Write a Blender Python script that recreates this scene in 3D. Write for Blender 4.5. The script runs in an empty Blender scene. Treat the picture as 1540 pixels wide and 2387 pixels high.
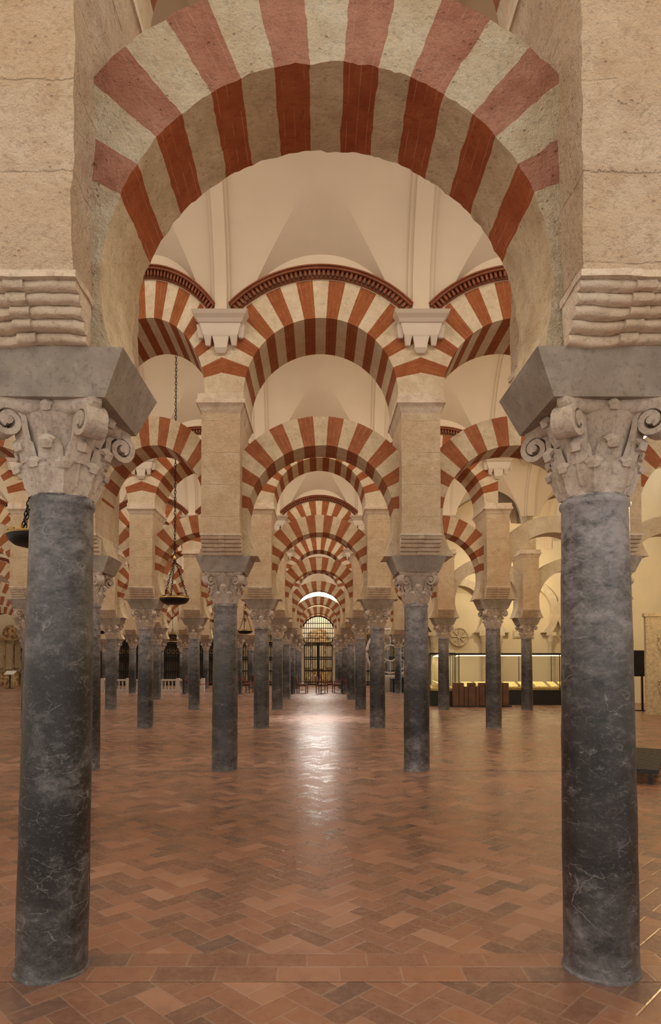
import bpy, math, random
from mathutils import Vector, noise
random.seed(7)
S=3.1; D=6.9; Y0=3.72; XO=0.05
scene=bpy.context.scene
pi=math.pi
# ------------------------------------------------------------------ mesh builder
class MB:
    def __init__(s): s.v=[];s.f=[];s.m=[]
    def grid(s,rows,mat=0,cu=False,cv=False):
        b=len(s.v); n=len(rows); m=len(rows[0])
        for r in rows: s.v.extend([tuple(p) for p in r])
        for i in range(n if cu else n-1):
            for j in range(m if cv else m-1):
                i2=(i+1)%n; j2=(j+1)%m
                s.f.append((b+i*m+j,b+i*m+j2,b+i2*m+j2,b+i2*m+j)); s.m.append(mat)
    def poly(s,pts,mat=0):
        b=len(s.v); s.v.extend([tuple(p) for p in pts]); s.f.append(tuple(range(b,b+len(pts)))); s.m.append(mat)
    def loft(s,secs,mat=0,caps=True):
        s.grid(secs,mat,cv=True)
        if caps: s.poly(secs[0][::-1],mat); s.poly(secs[-1],mat)
    def lathe(s,prof,mat=0,n=32,c=(0,0,0),a0=0,a1=2*pi):
        full=abs(a1-a0-2*pi)<1e-6
        k=n if full else n+1
        rows=[[(c[0]+r*math.cos(a0+(a1-a0)*i/n),c[1]+r*math.sin(a0+(a1-a0)*i/n),c[2]+z) for i in range(k)] for r,z in prof]
        s.grid(rows,mat,cv=full)
    def box(s,x0,x1,y0,y1,z0,z1,mat=0,cell=None):
        def sub(a,b):
            n=1 if not cell else max(1,int(round(abs(b-a)/cell)))
            return [a+(b-a)*i/n for i in range(n+1)]
        X,Y,Z=sub(x0,x1),sub(y0,y1),sub(z0,z1)
        for y in (y0,y1): s.grid([[(x,y,z) for x in X] for z in Z],mat)
        for x in (x0,x1): s.grid([[(x,y,z) for y in Y] for z in Z],mat)
        for z in (z0,z1): s.grid([[(x,y,z) for x in X] for y in Y],mat)
    def frustum(s,b,t,z0,z1,mat=0,cx=0,cy=0):
        lo=[(cx-b[0],cy-b[1],z0),(cx+b[0],cy-b[1],z0),(cx+b[0],cy+b[1],z0),(cx-b[0],cy+b[1],z0)]
        hi=[(cx-t[0],cy-t[1],z1),(cx+t[0],cy-t[1],z1),(cx+t[0],cy+t[1],z1),(cx-t[0],cy+t[1],z1)]
        s.loft([lo,hi],mat)
    def tube(s,pts,r,mat=0,n=6,close=False):
        secs=[]; N=len(pts)
        for i,p in enumerate(pts):
            p=Vector(p)
            a=Vector(pts[(i-1)%N] if (i>0 or close) else pts[i]); b=Vector(pts[(i+1)%N] if (i<N-1 or close) else pts[i])
            t=(b-a).normalized(); u=t.cross(Vector((0,0,1)))
            if u.length<1e-3: u=t.cross(Vector((1,0,0)))
            u.normalize(); w=t.cross(u)
            rr=r[i] if isinstance(r,(list,tuple)) else r
            secs.append([p+u*rr*math.cos(2*pi*k/n)+w*rr*math.sin(2*pi*k/n) for k in range(n)])
        s.grid(secs,mat,cu=close,cv=True)
        if not close: s.poly(secs[0],mat); s.poly(secs[-1],mat)
    def mesh(s,name,mats,angle=35,amp=0,freq=6,weld=True,amp2=0):
        import bmesh
        me=bpy.data.meshes.new(name)
        me.from_pydata([tuple(p) for p in s.v],[],s.f)
        for i,p in enumerate(me.polygons): p.material_index=s.m[i]; p.use_smooth=True
        if weld:
            bm=bmesh.new(); bm.from_mesh(me)
            bmesh.ops.remove_doubles(bm,verts=bm.verts,dist=1e-4)
            if amp:
                for q in bm.verts:
                    p=q.co.copy()
                    q.co=p+noise.noise_vector(p*freq)*amp+noise.noise_vector(p*freq*3.3)*(amp2 or amp*.4)
            bmesh.ops.recalc_face_normals(bm,faces=bm.faces)
            bm.to_mesh(me); bm.free()
        for m in mats: me.materials.append(m)
        me.set_sharp_from_angle(angle=math.radians(angle))
        return me
def obj(name,me,loc=(0,0,0),rot=0,sc=(1,1,1),parent=None):
    o=bpy.data.objects.new(name,me); o.location=loc; o.rotation_euler=(0,0,rot); o.scale=sc
    scene.collection.objects.link(o)
    if parent: o.parent=parent
    return o
# ------------------------------------------------------------------ materials
class M:
    def __init__(s,name):
        s.mat=bpy.data.materials.new(name); s.mat.use_nodes=True
        s.t=s.mat.node_tree; s.b=s.t.nodes['Principled BSDF']
    def n(s,typ,ins={},**kw):
        nd=s.t.nodes.new(typ)
        for k,v in kw.items(): setattr(nd,k,v)
        for k,v in ins.items(): s.set(nd.inputs[k],v)
        return nd
    def set(s,sock,v):
        if isinstance(v,bpy.types.NodeSocket): s.t.links.new(v,sock)
        elif isinstance(v,bpy.types.Node): s.t.links.new(v.outputs[0],sock)
        else:
            if hasattr(sock.default_value,'__len__') and not hasattr(v,'__len__'): v=[v]*len(sock.default_value)
            if hasattr(v,'__len__') and len(sock.default_value)==4 and len(v)==3: v=tuple(v)+(1,)
            sock.default_value=v
    def math(s,op,a,b=0,c=0,clamp=False):
        nd=s.n('ShaderNodeMath',{0:a,1:b,2:c},operation=op,use_clamp=clamp); return nd.outputs[0]
    def pos(s): return s.n('ShaderNodeNewGeometry').outputs['Position']
    def objc(s): return s.n('ShaderNodeTexCoord').outputs['Object']
    def noise(s,v,scale,detail=4,rough=.55,dist=0):
        return s.n('ShaderNodeTexNoise',{'Vector':v,'Scale':scale,'Detail':detail,'Roughness':rough,'Distortion':dist}).outputs[0]
    def mapr(s,v,a,b,c=0,d=1):
        return s.n('ShaderNodeMapRange',{'Value':v,'From Min':a,'From Max':b,'To Min':c,'To Max':d}).outputs[0]
    def mix(s,f,a,b,blend='MIX'):
        nd=s.n('ShaderNodeMix',data_type='RGBA',blend_type=blend)
        s.set(nd.inputs[0],f); s.set(nd.inputs[6],a); s.set(nd.inputs[7],b); return nd.outputs[2]
    def bump(s,h,strength,dist):
        nd=s.n('ShaderNodeBump',{'Height':h,'Strength':strength,'Distance':dist}); s.set(s.b.inputs['Normal'],nd.outputs[0])
    def base(s,c,rough=.8,metal=0):
        s.set(s.b.inputs['Base Color'],c); s.set(s.b.inputs['Roughness'],rough); s.set(s.b.inputs['Metallic'],metal)
        return s.mat
def plain(name,c,rough=.6,metal=0,var=.25,scale=12):
    m=M(name); n=m.noise(m.pos(),scale,5)
    return m.base(m.mix(m.mapr(n,.3,.7),tuple(x*(1-var) for x in c),tuple(min(1,x*(1+var)) for x in c)),rough,metal)
def stone(name,c1,c2,c3,bump=.35,dist=.02,ang=None,seam=None,rough=.92,pit=.5,fine=28,patch=.5,dark=.4,grey=.8):
    m=M(name); p=m.pos()
    n0=m.noise(p,.55,4,.6,.8); n1=m.noise(p,1.7,6,.65,.5); n2=m.noise(p,7,6,.68); n3=m.noise(p,fine,6,.72); n4=m.noise(p,90,3,.6)
    c=m.mix(m.mapr(n1,.40,.58),c1,c2)
    c=m.mix(m.mapr(n2,.48,.66,0,.75),c,c3)
    c=m.mix(m.mapr(n0,.50,.64,0,patch),c,(c1[0]*.86,c1[1]*.75,c1[2]*.62))
    c=m.mix(m.mapr(n0,.34,.46,patch*grey,0),c,(c2[0]*.85,c2[1]*.84,c2[2]*.83))
    c=m.mix(m.mapr(n3,.36,.48,dark,0),c,tuple(x*.5 for x in c3))
    c=m.mix(m.mapr(n3,.56,.7,0,.45),c,tuple(min(1,x*1.2) for x in c2))
    vor=m.n('ShaderNodeTexVoronoi',{'Vector':p,'Scale':24.0,'Randomness':1.0}).outputs['Distance']
    pitv=m.math('MULTIPLY',m.mapr(vor,.08,.25,1,0),m.mapr(n2,.50,.58))
    h=m.math('ADD',m.math('MULTIPLY',n3,.8),m.math('MULTIPLY',n2,1.1))
    h=m.math('ADD',h,m.math('MULTIPLY',n4,.2))
    h=m.math('SUBTRACT',h,m.math('MULTIPLY',pitv,pit))
    c=m.mix(m.math('MULTIPLY',pitv,.55*pit),c,tuple(x*.4 for x in c3))
    if ang is not None:
        zc,per,ph=ang
        sp=m.n('ShaderNodeSeparateXYZ',{0:m.objc()})
        a=m.math('ARCTAN2',sp.outputs[0],m.math('SUBTRACT',sp.outputs[2],zc))
        a=m.math('MULTIPLY',a,180/pi)
        fr=m.math('FRACT',m.math('ADD',m.math('DIVIDE',a,per),100+ph))
        d=m.math('ABSOLUTE',m.math('SUBTRACT',fr,.5))
        l=m.mapr(d,.47,.49)
        l=m.math('MULTIPLY',l,m.mapr(m.noise(p,6,3),.42,.6))
        c=m.mix(m.math('MULTIPLY',l,.5),c,(.75,.5,.36))
    if seam:
        sp=m.n('ShaderNodeSeparateXYZ',{0:p})
        zz=m.math('ADD',sp.outputs[2],m.math('MULTIPLY',n2,.06))
        fr=m.math('FRACT',m.math('DIVIDE',zz,seam))
        l=m.mapr(m.math('ABSOLUTE',m.math('SUBTRACT',fr,.5)),.482,.497)
        l=m.math('MULTIPLY',l,m.mapr(n1,.4,.55))
        c=m.mix(m.math('MULTIPLY',l,.4),c,tuple(x*.5 for x in c3))
        cellz=m.math('FLOOR',m.math('DIVIDE',zz,seam))
        wn=m.n('ShaderNodeTexWhiteNoise',{'W':cellz},noise_dimensions='1D').outputs[0]
        c=m.mix(m.math('MULTIPLY',wn,.5),c,tuple(x*y for x,y in zip(c1,(1.0,.84,.70))))
        h=m.math('SUBTRACT',h,m.math('MULTIPLY',l,.4))
    m.bump(h,bump,dist)
    m.b.inputs['Specular IOR Level'].default_value=.25
    return m.base(c,rough)
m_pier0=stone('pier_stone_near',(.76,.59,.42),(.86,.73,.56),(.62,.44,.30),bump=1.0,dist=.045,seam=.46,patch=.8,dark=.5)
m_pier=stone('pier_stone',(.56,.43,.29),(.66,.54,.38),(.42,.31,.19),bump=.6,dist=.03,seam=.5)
m_w0f=stone('voussoir_stone_near_lit_face',(.81,.66,.45),(.87,.75,.56),(.69,.52,.33),bump=1.1,dist=.055,dark=.35,grey=.3)  # paler copy of the soffit stone: the lit front is put into the colour
m_w0s=stone('voussoir_stone_near_shaded_soffit',(.55,.42,.265),(.65,.52,.345),(.41,.305,.185),bump=.6,dark=.4,grey=.5,patch=.7)  # same stone darker: shade under the arch put into the colour
m_r0f=stone('voussoir_brick_near_lit_face',(.54,.235,.15),(.63,.31,.21),(.43,.165,.10),bump=1.1,dist=.055,ang=(3.74,2.97,.0),patch=.3,dark=.3)  # pinkish rough stucco, with the lit front's paler tone painted in as well
m_r0s=stone('voussoir_brick_near_shaded_soffit',(.33,.084,.028),(.39,.11,.040),(.26,.060,.021),bump=.4,ang=(3.74,2.97,.0),pit=.2,patch=.3)  # deeper red copy, underside shade painted into the colour
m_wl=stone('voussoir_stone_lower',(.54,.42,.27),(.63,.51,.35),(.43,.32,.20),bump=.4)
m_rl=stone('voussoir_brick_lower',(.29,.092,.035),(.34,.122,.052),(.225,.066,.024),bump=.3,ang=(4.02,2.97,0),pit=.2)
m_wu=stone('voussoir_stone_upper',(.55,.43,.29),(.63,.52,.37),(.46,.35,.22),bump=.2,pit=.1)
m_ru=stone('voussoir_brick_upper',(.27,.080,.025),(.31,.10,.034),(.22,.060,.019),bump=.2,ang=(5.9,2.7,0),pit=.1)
m_plain=stone('plain_arch_stone',(.58,.49,.36),(.66,.57,.43),(.48,.38,.26),bump=.25,pit=.3)
m_dent=stone('dentil_brick',(.20,.062,.026),(.25,.085,.04),(.16,.045,.02),bump=.2,pit=.1)
m_cap=stone('capital_stone',(.50,.415,.34),(.62,.53,.445),(.33,.265,.215),bump=.6,dist=.012,fine=40,pit=.3,dark=.45,patch=.6)
m_imp=stone('impost_grey_marble',(.30,.255,.21),(.41,.355,.30),(.20,.17,.145),bump=.4,dist=.01,rough=.8,pit=.4,dark=.4)
m_corb=stone('corbel_stone',(.66,.52,.38),(.75,.63,.49),(.47,.35,.25),bump=.7,pit=.3)
def plaster(name,c):
    m=M(name); p=m.pos(); n=m.noise(p,.8,4); n2=m.noise(p,60,3)
    m.bump(n2,.06,.01); m.b.inputs['Specular IOR Level'].default_value=.2
    return m.base(m.mix(m.mapr(n,.3,.7),tuple(x*.9 for x in c),c),.9)
m_vault=plaster('vault_plaster',(.61,.495,.365))
m_brk=plaster('bracket_plaster',(.68,.58,.47))
m_wall=plaster('wall_plaster',(.70,.59,.41))
def marble(name,lo,hi,light,vein,gl=1.0,zt=(1.5,2.5)):
    m=M(name); p=m.pos(); sp=m.n('ShaderNodeSeparateXYZ',{0:p})
    z=sp.outputs[2]
    ps=m.n('ShaderNodeMapping',{'Vector':p,'Scale':(1,1,1.6),'Rotation':(.25,.35,0)}).outputs[0]
    n1=m.noise(ps,1.9,8,.72,.4); n2=m.noise(ps,9,10,.82,.2); n3=m.noise(p,60,6,.8); n5=m.noise(ps,26,8,.8,1.2); n6=m.noise(p,130,3,.7)
    c=m.mix(m.mapr(n1,.42,.58),lo,hi)
    c=m.mix(m.mapr(n2,.53,.64,0,.6),c,tuple(x*.45 for x in light))
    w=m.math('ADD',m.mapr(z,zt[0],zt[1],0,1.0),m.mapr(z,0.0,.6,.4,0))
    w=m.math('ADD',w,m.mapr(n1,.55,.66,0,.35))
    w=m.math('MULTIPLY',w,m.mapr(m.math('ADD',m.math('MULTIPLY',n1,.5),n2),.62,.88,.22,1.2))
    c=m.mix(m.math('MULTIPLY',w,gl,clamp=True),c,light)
    wv=m.n('ShaderNodeMix',data_type='VECTOR'); m.set(wv.inputs[0],.22); m.set(wv.inputs[4],ps)
    m.set(wv.inputs[5],m.n('ShaderNodeTexNoise',{'Vector':p,'Scale':3.5,'Detail':6.0}).outputs['Color'])
    def vein_(scale,wd,msk,t0=.52,t1=.62):
        v=m.n('ShaderNodeTexVoronoi',{'Vector':wv.outputs[1],'Scale':scale},feature='DISTANCE_TO_EDGE').outputs[0]
        return m.math('MULTIPLY',m.mapr(v,wd*.2,wd,1,0),m.mapr(m.noise(p,msk,5,.7),t0,t1))
    v=m.math('MAXIMUM',m.math('MULTIPLY',vein_(1.2,.004,1.3,.54,.60),.9),m.math('MULTIPLY',vein_(10,.022,5.1,.51,.60),.8))
    v=m.math('MAXIMUM',v,m.math('MULTIPLY',m.mapr(n5,.58,.64),m.mapr(n2,.45,.58,.1,.9)))
    v=m.math('MAXIMUM',v,m.math('MULTIPLY',m.mapr(n3,.58,.66),m.mapr(n2,.42,.56,.2,.8)))
    v=m.math('MAXIMUM',v,m.math('MULTIPLY',m.mapr(n6,.64,.70),m.mapr(n1,.45,.6,.2,.8)))
    c=m.mix(m.math('MULTIPLY',v,vein),c,(.40,.38,.36))
    m.bump(m.math('ADD',n2,m.math('MULTIPLY',n3,.6)),.3,.010)
    m.b.inputs['Specular IOR Level'].default_value=.5
    return m.base(c,m.mapr(n2,.35,.65,.20,.50))
m_colL=marble('column_marble_black',(.005,.0048,.0048),(.016,.015,.0155),(.245,.23,.235),.55,zt=(1.55,2.75))
m_colR=marble('column_marble_charcoal',(.008,.0073,.0073),(.030,.027,.028),(.29,.27,.275),.5,gl=1.1,zt=(1.3,2.6))
m_colG=marble('column_marble_grey',(.022,.019,.018),(.055,.049,.048),(.26,.235,.225),.4,zt=(1.6,2.6))
m_iron=plain('black_iron',(.015,.014,.013),.5,.6)
m_brass=plain('aged_brass',(.5,.34,.12),.4,.9)
m_wood=plain('dark_walnut',(.12,.05,.028),.4)
m_redf=plain('red_velvet',(.28,.022,.02),.8)
m_seat=plain('brown_leather',(.14,.045,.028),.5)
m_black=plain('black_lacquer',(.012,.012,.013),.4)
m_white=plain('white_marble',(.68,.62,.54),.5,var=.08)
m_relief=plain('carved_stucco',(.48,.38,.25),.9)
m_book=plain('leather_panels',(.14,.065,.036),.6,scale=3)
m_paper=plain('parchment',(.85,.70,.36),.8)
def emis(name,c,s):
    m=M(name); m.base(c,.5); m.set(m.b.inputs['Emission Color'],c); m.b.inputs['Emission Strength'].default_value=s; return m.mat
m_win=emis('daylight_glass',(1,.96,.9),30)
m_glow=emis('case_lamp',(1,.82,.45),6)
gm=M('case_glass'); gm.base((.9,.97,.93),.03); gm.b.inputs['Transmission Weight'].default_value=1; gm.b.inputs['IOR'].default_value=1.05; gm.b.inputs['Alpha'].default_value=.2; m_glass=gm.mat
gm=M('gilded_altar'); p=gm.pos()
gm.base(gm.mix(gm.mapr(gm.noise(p,4,5),.4,.6),(.60,.42,.2),(.2,.1,.045)),.6); m_gild=gm.mat
# floor tile
fm=M('terracotta_tiles')
uv=fm.n('ShaderNodeUVMap',uv_map='tile'); su=fm.n('ShaderNodeSeparateXYZ',{0:uv})
rnd=fm.n('ShaderNodeAttribute',attribute_name='tint').outputs['Fac']
p=fm.pos()
cr=fm.n('ShaderNodeValToRGB',{0:rnd}); e=cr.color_ramp.elements
e[0].position=0;e[0].color=(.11,.072,.056,1); e[1].position=1;e[1].color=(.335,.172,.105,1)
for po,co in ((.06,(.135,.076,.054,1)),(.2,(.175,.082,.051,1)),(.5,(.22,.102,.060,1)),(.82,(.28,.12,.062,1))):
    q=e.new(po); q.color=co
nb=fm.noise(p,.9,5); nf=fm.noise(p,22,6,.7); nm=fm.noise(p,5,4,.6)
c=fm.mix(fm.mapr(nb,.40,.65,0,.4),cr.outputs[0],(.15,.078,.054))
c=fm.mix(fm.mapr(nm,.48,.68,0,.4),c,(.25,.14,.09))
c=fm.mix(fm.mapr(nm,.32,.45,.35,0),c,(.14,.07,.048))
c=fm.mix(fm.mapr(nf,.45,.75,0,.35),c,(.32,.18,.12))
c=fm.mix(fm.mapr(nf,.28,.42,.3,0),c,(.10,.06,.045))
du=fm.math('MINIMUM',su.outputs[0],fm.math('SUBTRACT',2,su.outputs[0])); dv=fm.math('MINIMUM',su.outputs[1],fm.math('SUBTRACT',1,su.outputs[1]))
dm=fm.math('MINIMUM',du,dv)
g=fm.math('MULTIPLY',fm.mapr(dm,.014,.040,1,0),fm.mapr(nm,.35,.6,.5,.9))
c=fm.mix(fm.math('MULTIPLY',g,.85),c,(.29,.195,.135))
hh=fm.math('ADD',fm.mapr(dm,0,.06,0,1.2),fm.math('MULTIPLY',nf,.2)); hh=fm.math('ADD',hh,fm.math('MULTIPLY',nb,.9)); hh=fm.math('ADD',hh,fm.math('MULTIPLY',nm,.6))
hh=fm.math('ADD',hh,fm.math('MULTIPLY',fm.math('MULTIPLY',rnd,su.outputs[0]),.9))
fm.bump(hh,.2,.006)
fm.b.inputs['Specular IOR Level'].default_value=.8
m_floor=fm.base(c,fm.math('ADD',fm.mapr(nf,.3,.7,.17,.32),fm.math('MULTIPLY',rnd,.12)))
# ------------------------------------------------------------------ floor (herringbone)
def build_floor():
    W=.135; v=[];f=[];uvs=[];tn=[]
    c45=math.cos(pi/4)
    def add(pts,z=0.):
        b=len(v); v.extend([(x,y,z) for x,y in pts]); f.append((b,b+1,b+2,b+3)); uvs.extend([(0,0),(2,0),(2,1),(0,1)]); tn.append(random.random())
    x0,x1,y0,y1=-27,15,-3.6,53
    cx,cy=(x0+x1)/2,(y0+y1)/2
    R=int(52/W)
    for a in range(-R,R):
        for b in range(-R,R):
            t=(a-b)%4
            if t not in (0,2): continue
            X=(a-b)*c45*W+cx; Y=(a+b)*c45*W+cy
            if X<x0 or X>x1 or Y<y0 or Y>y1: continue
            if abs(X)>Y*.56+6.5 : continue
            if t==0: q=[(a,b),(a+2,b),(a+2,b+1),(a,b+1)]
            else: q=[(a+1,b-1),(a+1,b+1),(a,b+1),(a,b-1)]
            add([((i-j)*c45*W+cx,(i+j)*c45*W+cy) for i,j in q])
    for k in range(0,7):
        yc=Y0+k*D
        for r in range(2):
            ya=yc-.16+r*.17; x=-6-k*3+(r%2)*.16
            while x<6.5+k*2:
                add([(x,ya),(x+.34,ya),(x+.34,ya+.17),(x,ya+.17)],.002); x+=.34
    me=bpy.data.meshes.new('floor'); me.from_pydata(v,[],f)
    ul=me.uv_layers.new(name='tile'); ul.data.foreach_set('uv',[c for u in uvs for c in u])
    at=me.attributes.new('tint','FLOAT','FACE'); at.data.foreach_set('value',tn)
    me.materials.append(m_floor); obj('floor',me)
build_floor()
# ------------------------------------------------------------------ column + capital + impost
def leaf(mb,ang,rb,z0,h,w,out,mat):
    cl=[(rb-.01,0),(rb+.012,.3*h),(rb+.020,.6*h),(rb+.038,.82*h),(rb+out*.55,.97*h),(rb+out*.92,1.0*h),(rb+out*1.15,.90*h),(rb+out*1.05,.78*h),(rb+out*.8,.78*h)]
    ws=[1,1.04,1.12,1.1,.98,.78,.62,.52,.4]; th=[.02,.022,.024,.028,.032,.034,.032,.026,.016]
    ca,sa=math.cos(ang),math.sin(ang); secs=[]
    for i,(r,z) in enumerate(cl):
        a=cl[max(0,i-1)];b=cl[min(len(cl)-1,i+1)]
        tx,tz=b[0]-a[0],b[1]-a[1]; l=math.hypot(tx,tz); nx,nz=tz/l,-tx/l
        sec=[]
        for u,o in ((-1,-.1),(-.7,.6),(-.18,.75),(0,1.25),(.18,.75),(.7,.6),(1,-.1),(.5,-.5),(0,-.6),(-.5,-.5)):
            rr=r+nx*o*th[i]-abs(u)*.014; zz=z0+z+nz*o*th[i]; tt=u*w*.5*ws[i]
            sec.append((rr*ca-tt*sa,rr*sa+tt*ca,zz))
        secs.append(sec)
    mb.loft(secs,mat)
def volute(mb,ang,mat,zc,rc,R,w,th=.016):
    cl=[(.20,zc-.19),(.22,zc-.11),(.245,zc-.02)]
    n=28
    for i in range(n):
        t=i/(n-1); a=pi*.85-t*pi*3.2; rr=R*(1-t*.8)
        cl.append((rc+rr*math.cos(a),zc+rr*math.sin(a)))
    ca,sa=math.cos(ang),math.sin(ang); secs=[]
    N=len(cl)
    for i,(r,z) in enumerate(cl):
        a=cl[max(0,i-1)];b=cl[min(N-1,i+1)]
        tx,tz=b[0]-a[0],b[1]-a[1]; l=math.hypot(tx,tz)+1e-9; nx,nz=tz/l,-tx/l
        ww=w*(1+.25*i/N)*.5
        secs.append([((r+nx*o*th)*ca-u*ww*sa,(r+nx*o*th)*sa+u*ww*ca,z+nz*o*th) for u,o in ((-1,-1),(1,-1),(1,.6),(0,1.2),(-1,.6))])
    mb.loft(secs,mat)
    mb.loft([[((rc+.022*math.cos(q))*ca-u*w*.66*sa,(rc+.022*math.cos(q))*sa+u*w*.66*ca,zc+.022*math.sin(q)) for q in [2*pi*k/8 for k in range(8)]] for u in (-1,1)],mat)
def column_mesh(mshaft,zs,zcap,zimp,hi=True,rb=.207,rt=.188):
    mb=MB(); n=48 if hi else 24
    prof=[(0.0,0)]; prof.append((rb+.012,0)); prof.append((rb+.010,.010)); prof.append((rb+.001,.016))
    for i in range(0,21):
        t=i/20; r=rb+(rt-rb)*(t**1.3)+.004*math.sin(pi*t); prof.append((r,.02+t*(zs-.06-.02)))
    prof+= [(rt+.008,zs-.05),(rt+.012,zs-.035),(rt+.008,zs-.018),(rt-.004,zs-.008),(rt-.008,zs)]
    mb.lathe(prof,0,n)
    h=zcap-zs
    bell=[(rt-.008,0),(rt-.004,.1*h),(rt+.0,.3*h),(rt+.010,.5*h),(rt+.026,.68*h),(rt+.055,.8*h),(rt+.075,.88*h),(0,.89*h)]
    mb.lathe([(r,zs+z) for r,z in bell],1,n)
    for i in range(8): leaf(mb,i*pi/4+pi/8,rt-.004,zs+.010,.33*h,.135,.065,1)
    for i in range(8): leaf(mb,i*pi/4,rt+.000,zs+.05,.58*h-.05,.125,.085,1)
    for i in range(4):
        volute(mb,pi/4+i*pi/2,1,zs+.75*h,.330,.088,.11,.020)
        leaf(mb,i*pi/2,rt+.03,zs+.64*h,.32*h,.10,.07,1)
    half=.28; pts=[]
    for s_ in range(4):
        a0=pi/4+s_*pi/2
        p0=Vector((half*1.414*math.cos(a0-.06),half*1.414*math.sin(a0-.06))); 
        c0=Vector((half*1.414*math.cos(a0+.06),half*1.414*math.sin(a0+.06)))
        c1=Vector((half*1.414*math.cos(a0+pi/2-.06),half*1.414*math.sin(a0+pi/2-.06)))
        pts.append(p0)
        for j in range(9):
            t=j/9; q=c0.lerp(c1,t); inw=-(c0+c1).normalized()*.055*math.sin(pi*t); pts.append(q+inw)
    mb.loft([[(p.x*f_,p.y*f_,z) for p in pts] for f_,z in ((.9,zs+.87*h),(.98,zs+.90*h),(1.0,zs+.93*h),(1.03,zs+.95*h),(1.03,zcap))],1)
    mb.frustum((.33,.30),(.44,.36),zcap,zimp,2)
    return mb.mesh('marble_column',[mshaft,m_cap,m_imp],angle=40,amp=.004,freq=9)
ZS0,ZC0,ZI0=2.64,3.12,3.36
ZS,ZC,ZI=2.67,3.16,3.41
me_c0L=column_mesh(m_colL,ZS0,ZC0,ZI0,rb=.191,rt=.170); me_c0R=column_mesh(m_colR,ZS0,ZC0,ZI0,rb=.198,rt=.180)
me_c1=column_mesh(m_colG,ZS,ZC,ZI,False); me_c1b=column_mesh(m_colR,ZS,ZC,ZI,False)
# ------------------------------------------------------------------ pier
def pier_mesh(zi,zb,near):
    mb=MB(); cell=.06 if near else .3
    hx=.30; hy=.6
    mb.box(-hx,hx,-.35,.35,zi-.005,zb+.01,0,cell)
    mb.box(-hx,hx,-hy,hy,zb,5.62,0,cell)
    for s in (-1,1):
        n=5; H=zb-zi
        prof=[(.33,zi-.0)]
        for i in range(n):
            t0=i/n; t1=(i+1)/n
            for j in range(7):
                a=-pi/2+pi*j/6; t=(t0+t1)/2
                yc=.345+.235*(((t)**.8)); zc_=zi+H*t
                r=H/n*.52
                prof.append((yc+r*.9*math.cos(a),zc_+r*math.sin(a)))
        prof.append((.33,zb+.0))
        for (xa,xb,grow) in ((-hx-.008,-.045,0),(.045,hx+.008,0),(-.045,.045,.014)):
            nx=6 if near else 1
            mb.loft([[(xa+(xb-xa)*q/nx,s*(y+(grow if y>.34 else 0)),z) for y,z in prof] for q in range(nx+1)],1)
        mb.box(-hx-.015,hx+.015,s*.32,s*(hy+.010),zb-.005,zb+.03,1,.1 if near else None)
    for z0,z1,e0,e1 in ((5.59,5.63,.0,.02),(5.63,5.73,.02,.06),(5.73,5.79,.075,.075),(5.79,5.89,.055,.055)):
        mb.frustum((hx+e0,hy-.0+e0),(hx+e1,hy+e1),z0,z1,1)
    return mb.mesh('stone_pier',[m_pier0 if near else m_pier,m_corb],amp=.016 if near else .008,freq=4,amp2=.008 if near else .003)
ZB0,ZB=3.59,3.69
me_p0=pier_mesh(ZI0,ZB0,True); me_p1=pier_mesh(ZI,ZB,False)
def bracket_mesh():
    mb=MB()
    for s in (-1,1):
        Y=s*.60
        def fr(b,t,z0,z1):
            lo=[(-b[0],Y,z0),(b[0],Y,z0),(b[0],Y+s*b[1],z0),(-b[0],Y+s*b[1],z0)]
            hi=[(-t[0],Y,z1),(t[0],Y,z1),(t[0],Y+s*t[1],z1),(-t[0],Y+s*t[1],z1)]
            mb.loft([lo,hi],0)
        fr((.40,.22),(.43,.25),7.06,7.11); fr((.36,.18),(.40,.22),7.01,7.06); fr((.33,.15),(.36,.18),6.96,7.01)
        fr((.27,.10),(.32,.14),6.80,6.96); fr((.24,.09),(.27,.10),6.77,6.80)
        fr((.09,.05),(.13,.09),6.60,6.78); fr((.06,.03),(.11,.07),6.53,6.60)
        for q in (-1,1):
            for px,z0,z1 in ((.20,6.64,6.78),(.31,6.76,6.94)):
                lo=[(q*px-.035,Y,z0),(q*px+.035,Y,z0),(q*px+.035,Y+s*.05,z0),(q*px-.035,Y+s*.05,z0)]
                hi=[(q*px-.06,Y,z1),(q*px+.06,Y,z1),(q*px+.06,Y+s*.11,z1),(q*px-.06,Y+s*.11,z1)]
                mb.loft([lo,hi],0)
    return mb.mesh('bracket',[m_brk])
me_br=bracket_mesh()
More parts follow.
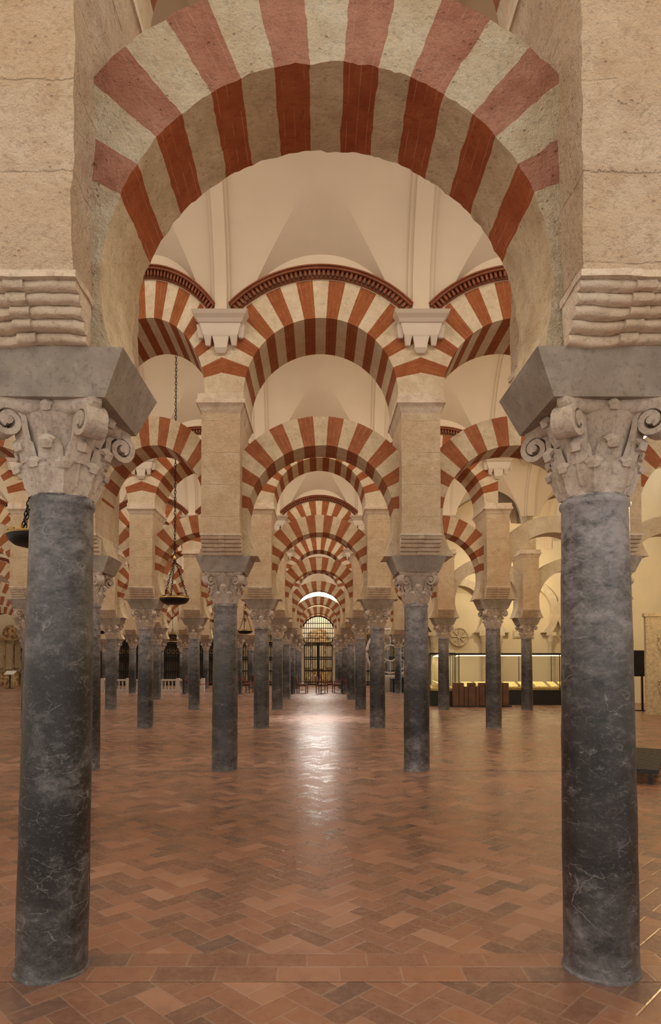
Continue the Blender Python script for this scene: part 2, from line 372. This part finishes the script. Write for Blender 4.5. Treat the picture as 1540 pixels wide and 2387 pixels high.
# ------------------------------------------------------------------ arches
def arch(mb,hx,Rin,Rout,zc,zbot,t,reds,width,matw,matr,fine,wall=None,sofw=None,sofr=None,jit=.35):
    rng=random.Random(3)
    th_end=math.degrees(math.acos(max(-1,min(1,-(zc-zbot)/Rin)))) if zc>zbot else 90
    ztop=wall
    def clip(a):
        s=abs(math.sin(math.radians(a)));c=math.cos(math.radians(a)); d=1e9
        if s>1e-6: d=min(d,hx/s)
        if c<-1e-6: d=min(d,(zc-zbot)/(-c))
        if ztop and c>1e-6: d=min(d,(ztop-zc)/c)
        return d
    bounds=set([-th_end,th_end])
    redint=[]
    for r in reds:
        for sg in (-1,1):
            if r==0 and sg==1: continue
            a=sg*r-width/2+rng.uniform(-jit,jit); b=sg*r+width/2+rng.uniform(-jit,jit)
            a=max(a,-th_end); b=min(b,th_end)
            if b>a: bounds|={a,b}; redint.append((a,b))
    if zc>zbot:
        cc=90+math.degrees(math.atan2(zc-zbot,hx)); 
        if cc<th_end: bounds|={cc,-cc}
    if ztop:
        cc=math.degrees(math.atan2(hx,ztop-zc)); bounds|={cc,-cc}
    if Rout>hx: 
        cc=math.degrees(math.asin(hx/Rout)); bounds|={cc,-cc}
    B=sorted(bounds)
    def P(a,r,y): return (r*math.sin(math.radians(a)),y,zc+r*math.cos(math.radians(a)))
    for a,b in zip(B[:-1],B[1:]):
        if b-a<1e-4: continue
        mid=(a+b)/2; red=any(x<=mid<=y for x,y in redint)
        fm_,sm_=(matr,sofr if sofr is not None else matr) if red else (matw,sofw if sofw is not None else matw)
        n=max(1,int(math.ceil((b-a)/(1.5 if fine else 3.2)))); A=[a+(b-a)*i/n for i in range(n+1)]
        nr=10 if fine else 2; nt=12 if fine else 2
        for y in (-t/2,t/2):
            mb.grid([[P(q,Rin+(max(Rin,min(Rout,clip(q)))-Rin)*j/nr,y) for j in range(nr+1)] for q in A],fm_)
        mb.grid([[P(q,Rin,-t/2+t*j/nt) for j in range(nt+1)] for q in A],sm_)
        if not ztop:
            mb.grid([[P(q,max(Rin,min(Rout,clip(q))),-t/2+t*j/nt) for j in range(nt+1)] for q in A],fm_)
        else:
            if min(clip(mid),1e9)>Rout+1e-4:
                for y in (-t/2,t/2):
                    mb.grid([[P(q,r_,y) for r_ in (min(Rout,clip(q)),max(clip(q),Rout) if clip(q)>=Rout else clip(q))] for q in A],4)
            mb.grid([[P(q,clip(q),-t/2),P(q,clip(q),t/2)] for q in A],4)
def low_arch(near,hx=1.31):
    mb=MB()
    if near:
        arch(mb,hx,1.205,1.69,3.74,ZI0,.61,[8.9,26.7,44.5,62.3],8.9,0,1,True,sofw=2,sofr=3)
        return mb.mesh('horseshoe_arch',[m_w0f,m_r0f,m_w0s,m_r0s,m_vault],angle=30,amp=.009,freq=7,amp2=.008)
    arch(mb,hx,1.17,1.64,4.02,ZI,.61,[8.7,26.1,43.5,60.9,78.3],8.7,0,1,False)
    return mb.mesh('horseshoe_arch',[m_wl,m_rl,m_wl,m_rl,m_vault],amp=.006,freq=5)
me_l0=low_arch(True); me_l1=low_arch(False)
mb=MB(); arch(mb,1.31,1.17,1.62,4.02,ZI,.61,[8.7],8.7,0,0,False); me_lp=mb.mesh('horseshoe_arch',[m_plain]*5)
ZU=5.90
def up_arch():
    mb=MB()
    arch(mb,1.56,1.2,1.80,ZU,5.89,1.2,[8.2,24.6,41,57.4,73.8],8.2,0,1,False,wall=8.9,jit=.25)
    amax=46
    def ring(r0,r1,pr,a0,a1,n,mat,s):
        secs=[]
        for i in range(n+1):
            a=math.radians(a0+(a1-a0)*i/n)
            secs.append([(r*math.sin(a),s*y,ZU+r*math.cos(a)) for r,y in ((r0,.59),(r1,.59),(r1,.6+pr),(r0,.6+pr))])
        mb.loft(secs,mat)
    for s in (-1,1):
        ring(1.815,1.84,.02,-amax,amax,30,5,s)
        ring(1.93,1.97,.10,-amax,amax,30,5,s)
        ring(1.97,1.99,.12,-amax,amax,30,5,s)
        k=-amax+.6
        while k<amax-1:
            ring(1.84,1.93,.075,k,k+1.15,1,5,s); k+=2.2
    return mb.mesh('upper_arch',[m_wu,m_ru,m_wu,m_ru,m_vault,m_dent])
me_u=up_arch()
# ------------------------------------------------------------------ vault bay
def vault_mesh():
    mb=MB(); span=D-1.2; R=span/2
    ZV=7.12
    def bar(v): return ZV+math.sqrt(max(0,R*R-(R-v)**2))
    def wal(x): return max(6.86+math.sqrt(max(0,1.25**2-x*x)),ZV)
    xs=[-1.55+3.1*i/62 for i in range(63)]
    rows=[]
    n1,n2=8,16
    for x in xs:
        u=max(0,1-abs(x)/1.2); vs=.74*u**1.5
        if u>0: col=[(x,vs*i/n1,wal(x)+(bar(vs)-wal(x))*i/n1) for i in range(n1+1)]
        else: col=[(x,0,ZV)]*(n1+1)
        a0=math.acos((R-vs)/R)
        for i in range(1,n2+1):
            a=a0+(pi/2-a0)*i/n2; v=R-R*math.cos(a); col.append((x,v,ZV+R*math.sin(a)))
        rows.append(col)
    for flip in (0,1):
        rr=[[(p[0],(-R+p[1]) if not flip else (R-p[1]),p[2]) for p in c] for c in rows]
        mb.grid(rr,0)
    for w,dr in ((.20,.035),(.13,.08)):
        secs=[]
        for i in range(41):
            a=pi*i/40
            secs.append([(1.55+x,r*math.cos(a),ZV+r*math.sin(a)) for x,r in ((-w,R+.01),(w,R+.01),(w,R-dr),(-w,R-dr))])
        mb.loft(secs,0)
    return mb.mesh('ceiling',[m_vault],angle=10)
me_v=vault_mesh()
# ------------------------------------------------------------------ assemble arcades
def colx(i): return XO+(i+.5)*S
def rowcols(k):
    nl=3+k; nr=2 if k==0 else 4
    idx=list(range(-nl-1,nr))
    xs=[colx(i) for i in idx]
    if k==1:
        xs=[x+.87 if x<-3 else x for x in xs]
    return xs
for k in range(0,8):
    y=Y0+k*D; xs=rowcols(k)
    if k==0: xs=[x for x in xs if -8<x<8]
    if k>=4: xs=[x for x in xs if x<5.2]
    xs=[x for x in xs if x>-26]
    if k==7: y=Y0+7*D+.1
    for j,x in enumerate(xs):
        if k==0: mc=me_c0R if x>0 else me_c0L
        else: mc=me_c1 if (j*7+k*3)%5<3 else me_c1b
        dx=0; lean=0
        if k==0 and -2<x<0: dx=.014; lean=.009
        if k==0 and 0<x<2: dx=-.014
        o=obj('marble_column',mc,(x+dx,y,0)); o.rotation_euler=(0,lean,0)
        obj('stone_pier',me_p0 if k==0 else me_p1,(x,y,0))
        if not (k in (2,3) and x>5) and k<7: obj('plaster_bracket',me_br,(x,y,0))
        if j<len(xs)-1 and k<7:
            xn=xs[j+1]; cx=(x+xn)/2; sx=(xn-x)/S
            museum=(k in (2,3) and cx>5)
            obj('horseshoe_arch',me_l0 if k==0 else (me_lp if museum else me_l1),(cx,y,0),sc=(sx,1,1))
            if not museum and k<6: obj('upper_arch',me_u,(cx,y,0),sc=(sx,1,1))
for j in range(-1,7):
    yc=Y0+j*D+D/2
    xs=rowcols(1) if j==0 else [colx(i) for i in range(-(4+max(j,0))-1,4)]
    for a,b in zip(xs[:-1],xs[1:]):
        obj('ceiling',me_v,((a+b)/2,yc,0),sc=((b-a)/S,1,1))
# ------------------------------------------------------------------ walls
mb=MB(); mb.box(-27.3,-27,-3,53,0,9.5); obj('wall_left',mb.mesh('wall_left',[m_wall]))
mb=MB(); mb.box(14.0,14.3,-3,32,0,10.2); obj('wall_right',mb.mesh('wall_right',[m_wall]))
YB=Y0+7*D+.72
mb=MB()
mb.box(-27,-1.5,YB,YB+.4,0,5.0); mb.box(1.6,14,YB,YB+.4,0,5.0)
mb.box(-27,14,YB,YB+.4,6.2,10)
mb.box(-27,-1.5,YB,YB+.4,5.0,6.2); mb.box(1.6,14,YB,YB+.4,5.0,6.2)
b2=MB(); arch(b2,1.55,1.36,1.85,4.25,3.3,.4,[8.7,26.1,43.5,60.9,78.3],8.7,0,1,False,wall=6.2)
off=len(mb.v); mb.v+= [(x+XO,y+YB+.2,z) for x,y,z in b2.v]; mb.f+=[tuple(q+off for q in f) for f in b2.f]; mb.m+=[{0:1,1:2,4:0}[q] for q in b2.m]
mb.box(-1.5,XO-1.15,YB,YB+.4,0,3.3,1); mb.box(XO+1.15,1.6,YB,YB+.4,0,3.3,1)
obj('wall_back',mb.mesh('wall_back',[m_wall,m_wl,m_rl],weld=False))
mb=MB()
pts=[(1.75*math.cos(pi*i/24),0,6.9+1.75*math.sin(pi*i/24)) for i in range(25)]
mb.poly(pts,0); 
mb.tube([(x*1.02,-.02,z) for x,_,z in pts],.06,1)
for q in (-.9,-.3,.3,.9): mb.box(q-.02,q+.02,-.04,0,6.9,6.9+math.sqrt(1.75**2-q*q),1)
obj('window_1',mb.mesh('window_1',[m_win,m_white],weld=False),(XO,YB-.04,0))
mb=MB(); yb=YB+.4
mb.box(-3.2,-3.0,yb,yb+4,0,6.5); mb.box(3.0,3.2,yb,yb+4,0,6.5); mb.box(-3.2,3.2,yb,yb+4,6.4,6.6); mb.box(-3.2,3.2,yb+4,yb+4.2,0,6.5); mb.box(-3.2,3.2,yb-.4,yb+4,-.1,-.005)
obj('wall_chapel',mb.mesh('wall_chapel',[m_wall]))
mb=MB()
mb.box(-1.9,1.9,-.1,.1,.9,1.1); mb.box(-1.5,1.5,-.5,.1,0,.95)
for x in (-1.6,-.6,.6,1.6):
    mb.lathe([(.09,1.1),(.11,1.2),(.08,1.3),(.075,3.4),(.12,3.6)],0,12,(x,-.05,0))
mb.box(-1.85,1.85,-.15,.1,3.6,3.85); mb.box(-.5,.5,-.02,.1,1.3,3.3,1); mb.box(-1.5,-.7,-.02,.1,1.4,3.2,1); mb.box(.7,1.5,-.02,.1,1.4,3.2,1)
mb.loft([[(1.0*math.cos(pi*i/16),y,3.85+1.0*math.sin(pi*i/16)) for i in range(17)] for y in (-.1,.1)],0)
me_alt=mb.mesh('altarpiece',[m_gild,m_relief])
obj('altarpiece',me_alt,(XO,yb+3.75,0)); obj('altarpiece',me_alt,(-24.75,YB-.2,0),sc=(.6,1,1))
def grille(hw,H,arched,name,gold=False,rad=1.33,zc=4.25):
    mb=MB(); r=.026
    def top(x):
        if not arched: return H
        return zc+math.sqrt(max(0,rad*rad-x*x)) if abs(x)<rad else 3.3
    n=int(hw*2/.17)
    for i in range(n+1):
        x=-hw+2*hw*i/n
        mb.box(x-r,x+r,-r,r,0.02,top(x))
    for z in (.05,.25,1.15,2.1,2.25,3.25,3.4):
        mb.box(-hw,hw,-.03,.03,z-.045,z+.045)
    if arched:
        for i in range(1,5):
            zz=3.4+i*.4; w=math.sqrt(max(0.01,rad**2-(zz-zc)**2)); mb.box(-w,w,-.02,.02,zz-.03,zz+.03)
        mb.tube([(rad*math.sin(a),0,zc+rad*math.cos(a)) for a in [math.radians(-130+260*i/40) for i in range(41)]],.06)
    else:
        mb.box(-hw,hw,-.05,.05,H-.12,H,1 if gold else 0)
        for i in range(n+1):
            x=-hw+2*hw*i/n; 
            mb.frustum((.03,.02),(.002,.002),H,H+.25,1 if gold else 0,x)
        for i in range(7):
            x=-hw+2*hw*(i+.5)/7
            for zz in (H-.45,2.7): mb.tube([(x+.14*math.cos(a),0,zz+.14*math.sin(a)) for a in [2*pi*q/12 for q in range(12)]],.02,1 if gold else 0,5,True)
    for x in (-hw,0,hw): mb.box(x-.06,x+.06,-.045,.045,0,3.4 if arched else H)
    return mb.mesh(name,[m_iron,m_brass],weld=False)
obj('iron_gate',grille(1.13,3.4,True,'iron_gate'),(XO,YB+.2,0))
me_g=grille(1.25,4.2,False,'iron_grille',True)
for x in (-6.15,-9.25,-12.35,-15.45,-18.5,6.25,3.15,-3.05): obj('iron_grille',me_g,(x,YB-.12,0))
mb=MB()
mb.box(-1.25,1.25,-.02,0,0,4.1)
me_dk=mb.mesh('recess_shade_sheet',[plain('recess_shadow_wood',(.10,.07,.045),.8)])  # flat dark sheet on the wall, shade of a recess put into its colour
for i,x in enumerate((-9.25,-12.35,-15.45,-18.5)): obj('recess_shade_%d'%(i+1),me_dk,(x,YB-.005,0))
YM=Y0+4*D
mb=MB(); mb.box(5.0,14,YM,YM+.3,0,10.0); mb.box(5.0,5.3,YM,YM+1.5,0,10)
obj('wall_museum',mb.mesh('wall_museum',[m_wall]))
mb=MB()
b2=MB(); arch(b2,1.9,1.25,1.6,4.2,3.2,.24,[8.7],8.7,0,0,False)
mb.v+=b2.v; mb.f+=b2.f; mb.m+=[0]*len(b2.f)
for s in (-1,1):
    mb.lathe([(.13,0),(.13,.12),(.1,.2),(.095,2.7),(.12,2.74),(.13,2.8),(.17,3.0),(.19,3.05)],0,16,(s*1.22,0,0)); mb.box(s*1.22-.22,s*1.22+.22,-.14,.12,3.05,3.22)
me_ba=mb.mesh('blind_arch',[m_plain])
for x in (6.7,9.9,13.0): obj('trim_1',me_ba,(x,YM-.13,0))
mb=MB(); mb.tube([(.42*math.cos(2*pi*i/32),0,.42*math.sin(2*pi*i/32)) for i in range(32)],.06,0,8,True)
mb.loft([[(r*math.cos(2*pi*i/24),y,r*math.sin(2*pi*i/24)) for i in range(24)] for r,y in ((.40,.05),(.40,-.02),(.3,-.04),(.12,-.02),(.08,-.07))],0)
for i in range(8):
    a=i*pi/4; mb.tube([(.1*math.cos(a),-.04,.1*math.sin(a)),(.35*math.cos(a),-.05,.35*math.sin(a))],.03,0)
obj('stone_medallion',mb.mesh('stone_medallion',[m_relief]),(6.75,YM-.08,3.0))
mb=MB(); mb.box(-.5,.5,-.04,0,0,.36); mb.box(-.42,.42,-.06,-.04,.06,.30,1); obj('wall_relief_panel',mb.mesh('wall_relief_panel',[m_relief,m_plain]),(9.85,YM-.0,2.95))
def fan():
    mb=MB(); H=2.6; Rr=2.1
    def rad(t): return .12+Rr*(1-math.sqrt(max(0,1-t*t)))
    n=64
    rows=[]
    for i in range(19):
        t=math.sin(pi/2*i/18*.98); r=rad(t)
        rows.append([((r)*math.cos(2*pi*j/n),(r)*math.sin(2*pi*j/n),t*H) for j in range(n)])
    mb.grid(rows,0,cv=True)
    for j in range(16):
        a=2*pi*j/16
        mb.tube([((rad(t)+.0)*math.cos(a),rad(t)*math.sin(a),t*H-.03) for t in [math.sin(pi/2*i/14*.98) for i in range(15)]],.06,1,6)
    mb.lathe([(.0,-.45),(.1,-.4),(.16,-.25),(.2,-.1),(.3,-.02),(.3,.05),(.1,.06)],1,16)
    return mb.mesh('ribbed_vault',[m_relief,m_plain])
me_f=fan()
for x,y in ((7.85,Y0+3*D),(10.95,Y0+3*D),(5.6,YM-.4),(7.85,Y0+2*D),(10.95,Y0+2*D)):
    obj('ribbed_vault_springer',me_f,(x,y,6.6))
mb=MB(); mb.box(-.28,.28,-.35,.35,5.82,6.5,0); me_ps=mb.mesh('pier_top',[m_pier])
for x in (7.80,10.90):
    for k in (2,3): obj('stone_pier_top',me_ps,(x,Y0+k*D,0))
# ------------------------------------------------------------------ display cases
m_bed=plain('case_bed',(.60,.42,.14),.7)
def case(w,d,name):
    mb=MB()
    mb.box(0,w,0,d,0,.55,0); mb.box(-.03,w+.03,-.03,d+.03,.55,.62,0)
    mb.box(.03,w-.03,.03,d-.03,.62,.72,3)
    mb.box(.04,w-.04,.3,d-.3,2.05,2.07,4)
    mb.box(-.02,w+.02,-.02,d+.02,2.08,2.16,0)
    n=max(1,int(w/1.3))
    for i in range(n+1):
        x=w*i/n
        for y in (0,d): mb.box(x-.015,x+.015,y-.015,y+.015,.62,2.08,0)
    mb.box(.0,w,-.004,.004,.62,2.08,2); mb.box(0,w,d-.004,d+.004,.62,2.08,2)
    mb.box(-.004,.004,0,d,.62,2.08,2); mb.box(w-.004,w+.004,0,d,.62,2.08,2)
    rr=random.Random(5)
    x=.25
    while x<w-.6:
        ww=rr.uniform(.3,.5)
        mb.loft([[(x,.15,.72),(x+ww,.15,.72),(x+ww,d-.2,.90),(x,d-.2,.90)],[(x,.15,.76),(x+ww,.15,.76),(x+ww,d-.2,.95),(x,d-.2,.95)]],1); x+=ww+.15
    return mb.mesh(name,[m_black,m_paper,m_glass,m_bed,m_glow],weld=False)
obj('glass_display_case',case(5.6,1.0,'glass_display_case'),(5.9,Y0+3*D+2.9,0))
obj('glass_display_case',case(4.6,1.0,'glass_display_case2'),(5.55,Y0+3*D+2.0,0),rot=math.radians(82))
mb=MB(); rr=random.Random(9); x=0
while x<2.2:
    w=rr.uniform(.14,.32); mb.box(x,x+w-.02,0,.3,0,.95 if w>.2 else .8,0); x+=w
mb.box(-.05,2.3,-.05,.35,-.0,.05,1)
obj('leather_bound_volumes',mb.mesh('leather_bound_volumes',[m_book,m_black]),(5.4,Y0+3*D+1.6,0))
mb=MB(); mb.box(0,2.4,0,1.6,0,.75); mb.box(-.04,2.44,-.04,1.64,.75,.82); mb.box(.3,2.1,.3,1.3,.82,.9); obj('black_plinth',mb.mesh('black_plinth',[m_black]),(4.5,39.2,0))
mb=MB()
for ri,rr_ in ((1.5,.08),(1.25,.04),(.5,.05)):
    mb.tube([(ri*math.cos(2*pi*i/48),0,ri*math.sin(2*pi*i/48)) for i in range(48)],rr_,0,8,True)
for i in range(12):
    a=i*pi/6; mb.tube([(.5*math.cos(a),0,.5*math.sin(a)),(1.25*math.cos(a),0,1.25*math.sin(a))],.03,0)
mb.box(-.5,.5,-.3,.3,-2.4,-1.45)
me_rose=mb.mesh('rose_tracery',[m_white]); obj('rose_window_tracery',me_rose,(4.6,41.4,2.4))
mb=MB(); mb.box(-1.0,1.0,-.12,.12,0,3.4,0); mb.box(-1.05,1.05,-.15,.15,3.3,3.42,0)
for zc_ in (1.0,2.45):
    for ri in (.62,.4,.2): mb.tube([(ri*math.cos(2*pi*i/32),-.13,zc_+ri*math.sin(2*pi*i/32)) for i in range(32)],.045,0,8,True)
    for i in range(8):
        a=i*pi/4; mb.tube([(.2*math.cos(a),-.13,zc_+.2*math.sin(a)),(.6*math.cos(a),-.13,zc_+.6*math.sin(a))],.04,0)
obj('carved_stone_slab',mb.mesh('carved_stone_slab',[m_relief]),(12.05,21.9,0),rot=math.radians(-12))
mb=MB(); mb.box(-.35,.35,-.03,.03,1.25,2.2,0); mb.box(-.03,.03,0,.06,.03,1.3,0); mb.box(-.3,.3,-.2,.2,0,.03,0); mb.box(-.32,.32,-.035,-.03,1.28,2.17,1)
obj('information_screen',mb.mesh('information_screen',[m_black,plain('screen_glass',(.02,.022,.03),.15)]),(11.85,23.9,0))
mb=MB()
for i in range(22): mb.box(0,.9,i*.12,i*.12+.07,.16,.22)
for x in (.1,.8):
    mb.box(x-.03,x+.03,0,2.59,.10,.16)
    for y in (.05,1.2,2.5): mb.box(x-.03,x+.03,y,y+.06,0,.10)
obj('slatted_bench',mb.mesh('slatted_bench',[m_black]),(3.98,9.65,0),rot=-.52)
# ------------------------------------------------------------------ hanging lamps
def lamp_mesh():
    mb=MB()
    mb.lathe([(.0,2.98),(.14,2.985),(.24,3.01),(.29,3.05),(.31,3.09),(.315,3.13),(.30,3.135),(.285,3.10),(.0,3.06)],0,32)
    mb.tube([(.315*math.cos(2*pi*i/32),.315*math.sin(2*pi*i/32),3.12) for i in range(32)],.014,1,6,True)
    for i in range(10):
        a=2*pi*i/10; mb.lathe([(.0,3.08),(.025,3.09),(.032,3.14),(.03,3.18)],1,8,(.26*math.cos(a),.26*math.sin(a),0))
    def chain(p0,p1,step=.05,r=.007,lw=.018):
        p0=Vector(p0);p1=Vector(p1); L=(p1-p0).length; n=int(L/step); d=(p1-p0).normalized()
        u=d.cross(Vector((1,0,0.01))).normalized(); w=d.cross(u)
        for i in range(n):
            c=p0+d*(i+.5)*step; a_=u if i%2 else w
            mb.tube([c+d*(step*.62)*math.cos(2*pi*k/8)+a_*lw*math.sin(2*pi*k/8) for k in range(8)],r,0,4,True)
    for i in range(3):
        a=2*pi*i/3+.5
        chain((.3*math.cos(a),.3*math.sin(a),3.13),(0,0,3.98),.06,.008)
    mb.lathe([(0,3.93),(.03,3.95),(.045,3.98),(.02,4.03),(0,4.06)],1,12)
    chain((0,0,4.04),(0,0,9.93),.075,.009,.020)
    return mb.mesh('hanging_lamp',[m_iron,m_brass],weld=False)
me_lamp=lamp_mesh()
for j in range(0,6): obj('hanging_oil_lamp',me_lamp,(-3.09,Y0+j*D+D/2,0))
for j in range(3,6): obj('hanging_oil_lamp',me_lamp,(-9.25,Y0+j*D+D/2,0))
# ------------------------------------------------------------------ chairs, ropes, balustrade
def chair():
    mb=MB()
    for x in (-.29,.29):
        for y in (-.26,.26):
            mb.lathe([(.028,0),(.035,.05),(.024,.1),(.03,.25),(.026,.42)],0,8,(x,y,0))
    mb.box(-.32,.32,-.30,.30,.40,.46,0); mb.box(-.28,.28,-.26,.24,.46,.53,1)
    for x in (-.29,.29):
        mb.tube([(x,.26,.44),(x,.30,.8),(x,.36,1.0)],.027,0); mb.box(x-.035,x+.035,-.32,.30,.66,.70,0); mb.tube([(x,-.26,.44),(x,-.27,.67)],.024,0)
    mb.loft([[(-.29,.29,.68),(.29,.29,.68),(.29,.33,.68),(-.29,.33,.68)],[(-.29,.33,.96),(.29,.33,.96),(.29,.37,.96),(-.29,.37,.96)]],1)
    mb.tube([(-.31,.36,.99),(0,.37,1.03),(.31,.36,.99)],.03,0)
    mb.box(-.29,.29,-.02,.02,.15,.19,0)
    return mb.mesh('wooden_armchair',[m_wood,m_seat],weld=False)
me_ch=chair()
for x,y,r in ((-4.15,38.9,1.2),(-.9,38.7,1.4),(.25,38.4,1.3),(1.2,38.8,-1.4),(-3.6,39.8,2.9)): obj('wooden_armchair',me_ch,(x,y,0),rot=r)
def barrier(xs,y):
    mb=MB()
    for x in xs:
        mb.lathe([(0,0),(.16,0),(.16,.02),(.03,.05),(.02,.9),(.035,.92),(.03,.97),(0,.98)],0,12,(x,0,0))
    for a,b in zip(xs[:-1],xs[1:]):
        mb.tube([(a+(b-a)*t,0,.88-.32*(1-(2*t-1)**2)) for t in [i/12 for i in range(13)]],.022,1,6)
    return mb.mesh('rope_barrier',[m_iron,m_redf],weld=False)
obj('rope_barrier',barrier([-7.6,-5.6,-4.4,-2.9,-1.45],0),(0,37.2,0))
obj('rope_barrier',barrier([0.2,1.4,2.6],0),(0,37.2,0))
mb=MB(); L=6.2
mb.box(0,L,-.14,.14,0,.14); mb.box(0,L,-.12,.12,.66,.76)
for i in range(int(L/.22)): mb.lathe([(.05,.14),(.07,.25),(.03,.42),(.06,.5),(.05,.66)],0,8,(.12+i*.22,0,0))
for i in range(5): mb.box(i*L/4-.1,i*L/4+.1,-.15,.15,0,.82)
obj('marble_balustrade',mb.mesh('marble_balustrade',[m_white]),(-13.3,40.6,0))
mb=MB(); mb.box(-.03,.03,-.03,.03,0,.95); mb.box(-.25,.25,-.18,.18,0,.03); mb.loft([[(-.35,-.25,.95),(.35,-.25,.95),(.35,.25,1.2),(-.35,.25,1.2)],[(-.35,-.25,.98),(.35,-.25,.98),(.35,.25,1.23),(-.35,.25,1.23)]],1)
obj('reading_lectern',mb.mesh('reading_lectern',[m_iron,m_white]),(-21.6,46.0,0))
# ------------------------------------------------------------------ lights
def area(name,loc,sx,sy,pw,col,rot=(0,0,0)):
    l=bpy.data.lights.new(name,'AREA'); l.shape='RECTANGLE'; l.size=sx; l.size_y=sy; l.energy=pw; l.color=col
    o=bpy.data.objects.new(name,l); o.location=loc; o.rotation_euler=rot; scene.collection.objects.link(o); return o
WC=(1,.90,.77)
for j in range(-1,7):
    w=[14,14,18,22,24,26,28,30][j+1]; cx=[0,0,-1.5,-3,-4,-6,-7,-8][j+1]
    area('skylight',(cx,Y0+j*D+D/2,9.78),w,.7,w*(28 if j<1 else 30),WC)
l=bpy.data.lights.new('skylight_spot','SPOT'); l.energy=9500; l.color=(.82,.92,1); l.spot_size=math.radians(25); l.spot_blend=1; l.shadow_soft_size=.35
o=bpy.data.objects.new('skylight_spot',l); o.location=(-.02,Y0+2.42*D,9.6); scene.collection.objects.link(o)
area('chapel_skylight',(0,yb+2,6.3),3,3,190,(1,.95,.88))
def pt(name,loc,pw,col,r=.15):
    l=bpy.data.lights.new(name,'POINT'); l.energy=pw; l.color=col; l.shadow_soft_size=r
    o=bpy.data.objects.new(name,l); o.location=loc; scene.collection.objects.link(o)
pt('museum_lamp',(9.3,29.0,5.6),280,(1,.82,.5)); pt('museum_lamp',(11.5,19,5.4),260,(1,.78,.40)); pt('museum_lamp',(7.0,11.0,4.4),220,(1,.72,.28))
w=bpy.data.worlds.new('World'); scene.world=w; w.use_nodes=True
bg=w.node_tree.nodes['Background']; bg.inputs[0].default_value=(1,.92,.82,1); bg.inputs[1].default_value=1.2
# ------------------------------------------------------------------ camera
cam=bpy.data.cameras.new('Camera'); co=bpy.data.objects.new('Camera',cam); scene.collection.objects.link(co); scene.camera=co
f=1524.0; pitch=2.0
cam.sensor_width=36; cam.lens=f/2387*36; cam.sensor_fit='AUTO'
co.location=(0,0,1.70); co.rotation_euler=(math.radians(90+pitch),0,0)
cam.shift_x=30/2387; cam.shift_y=(354.5-f*math.tan(math.radians(pitch)))/2387
cam.clip_start=.05; cam.clip_end=200
scene.view_settings.view_transform='Standard'
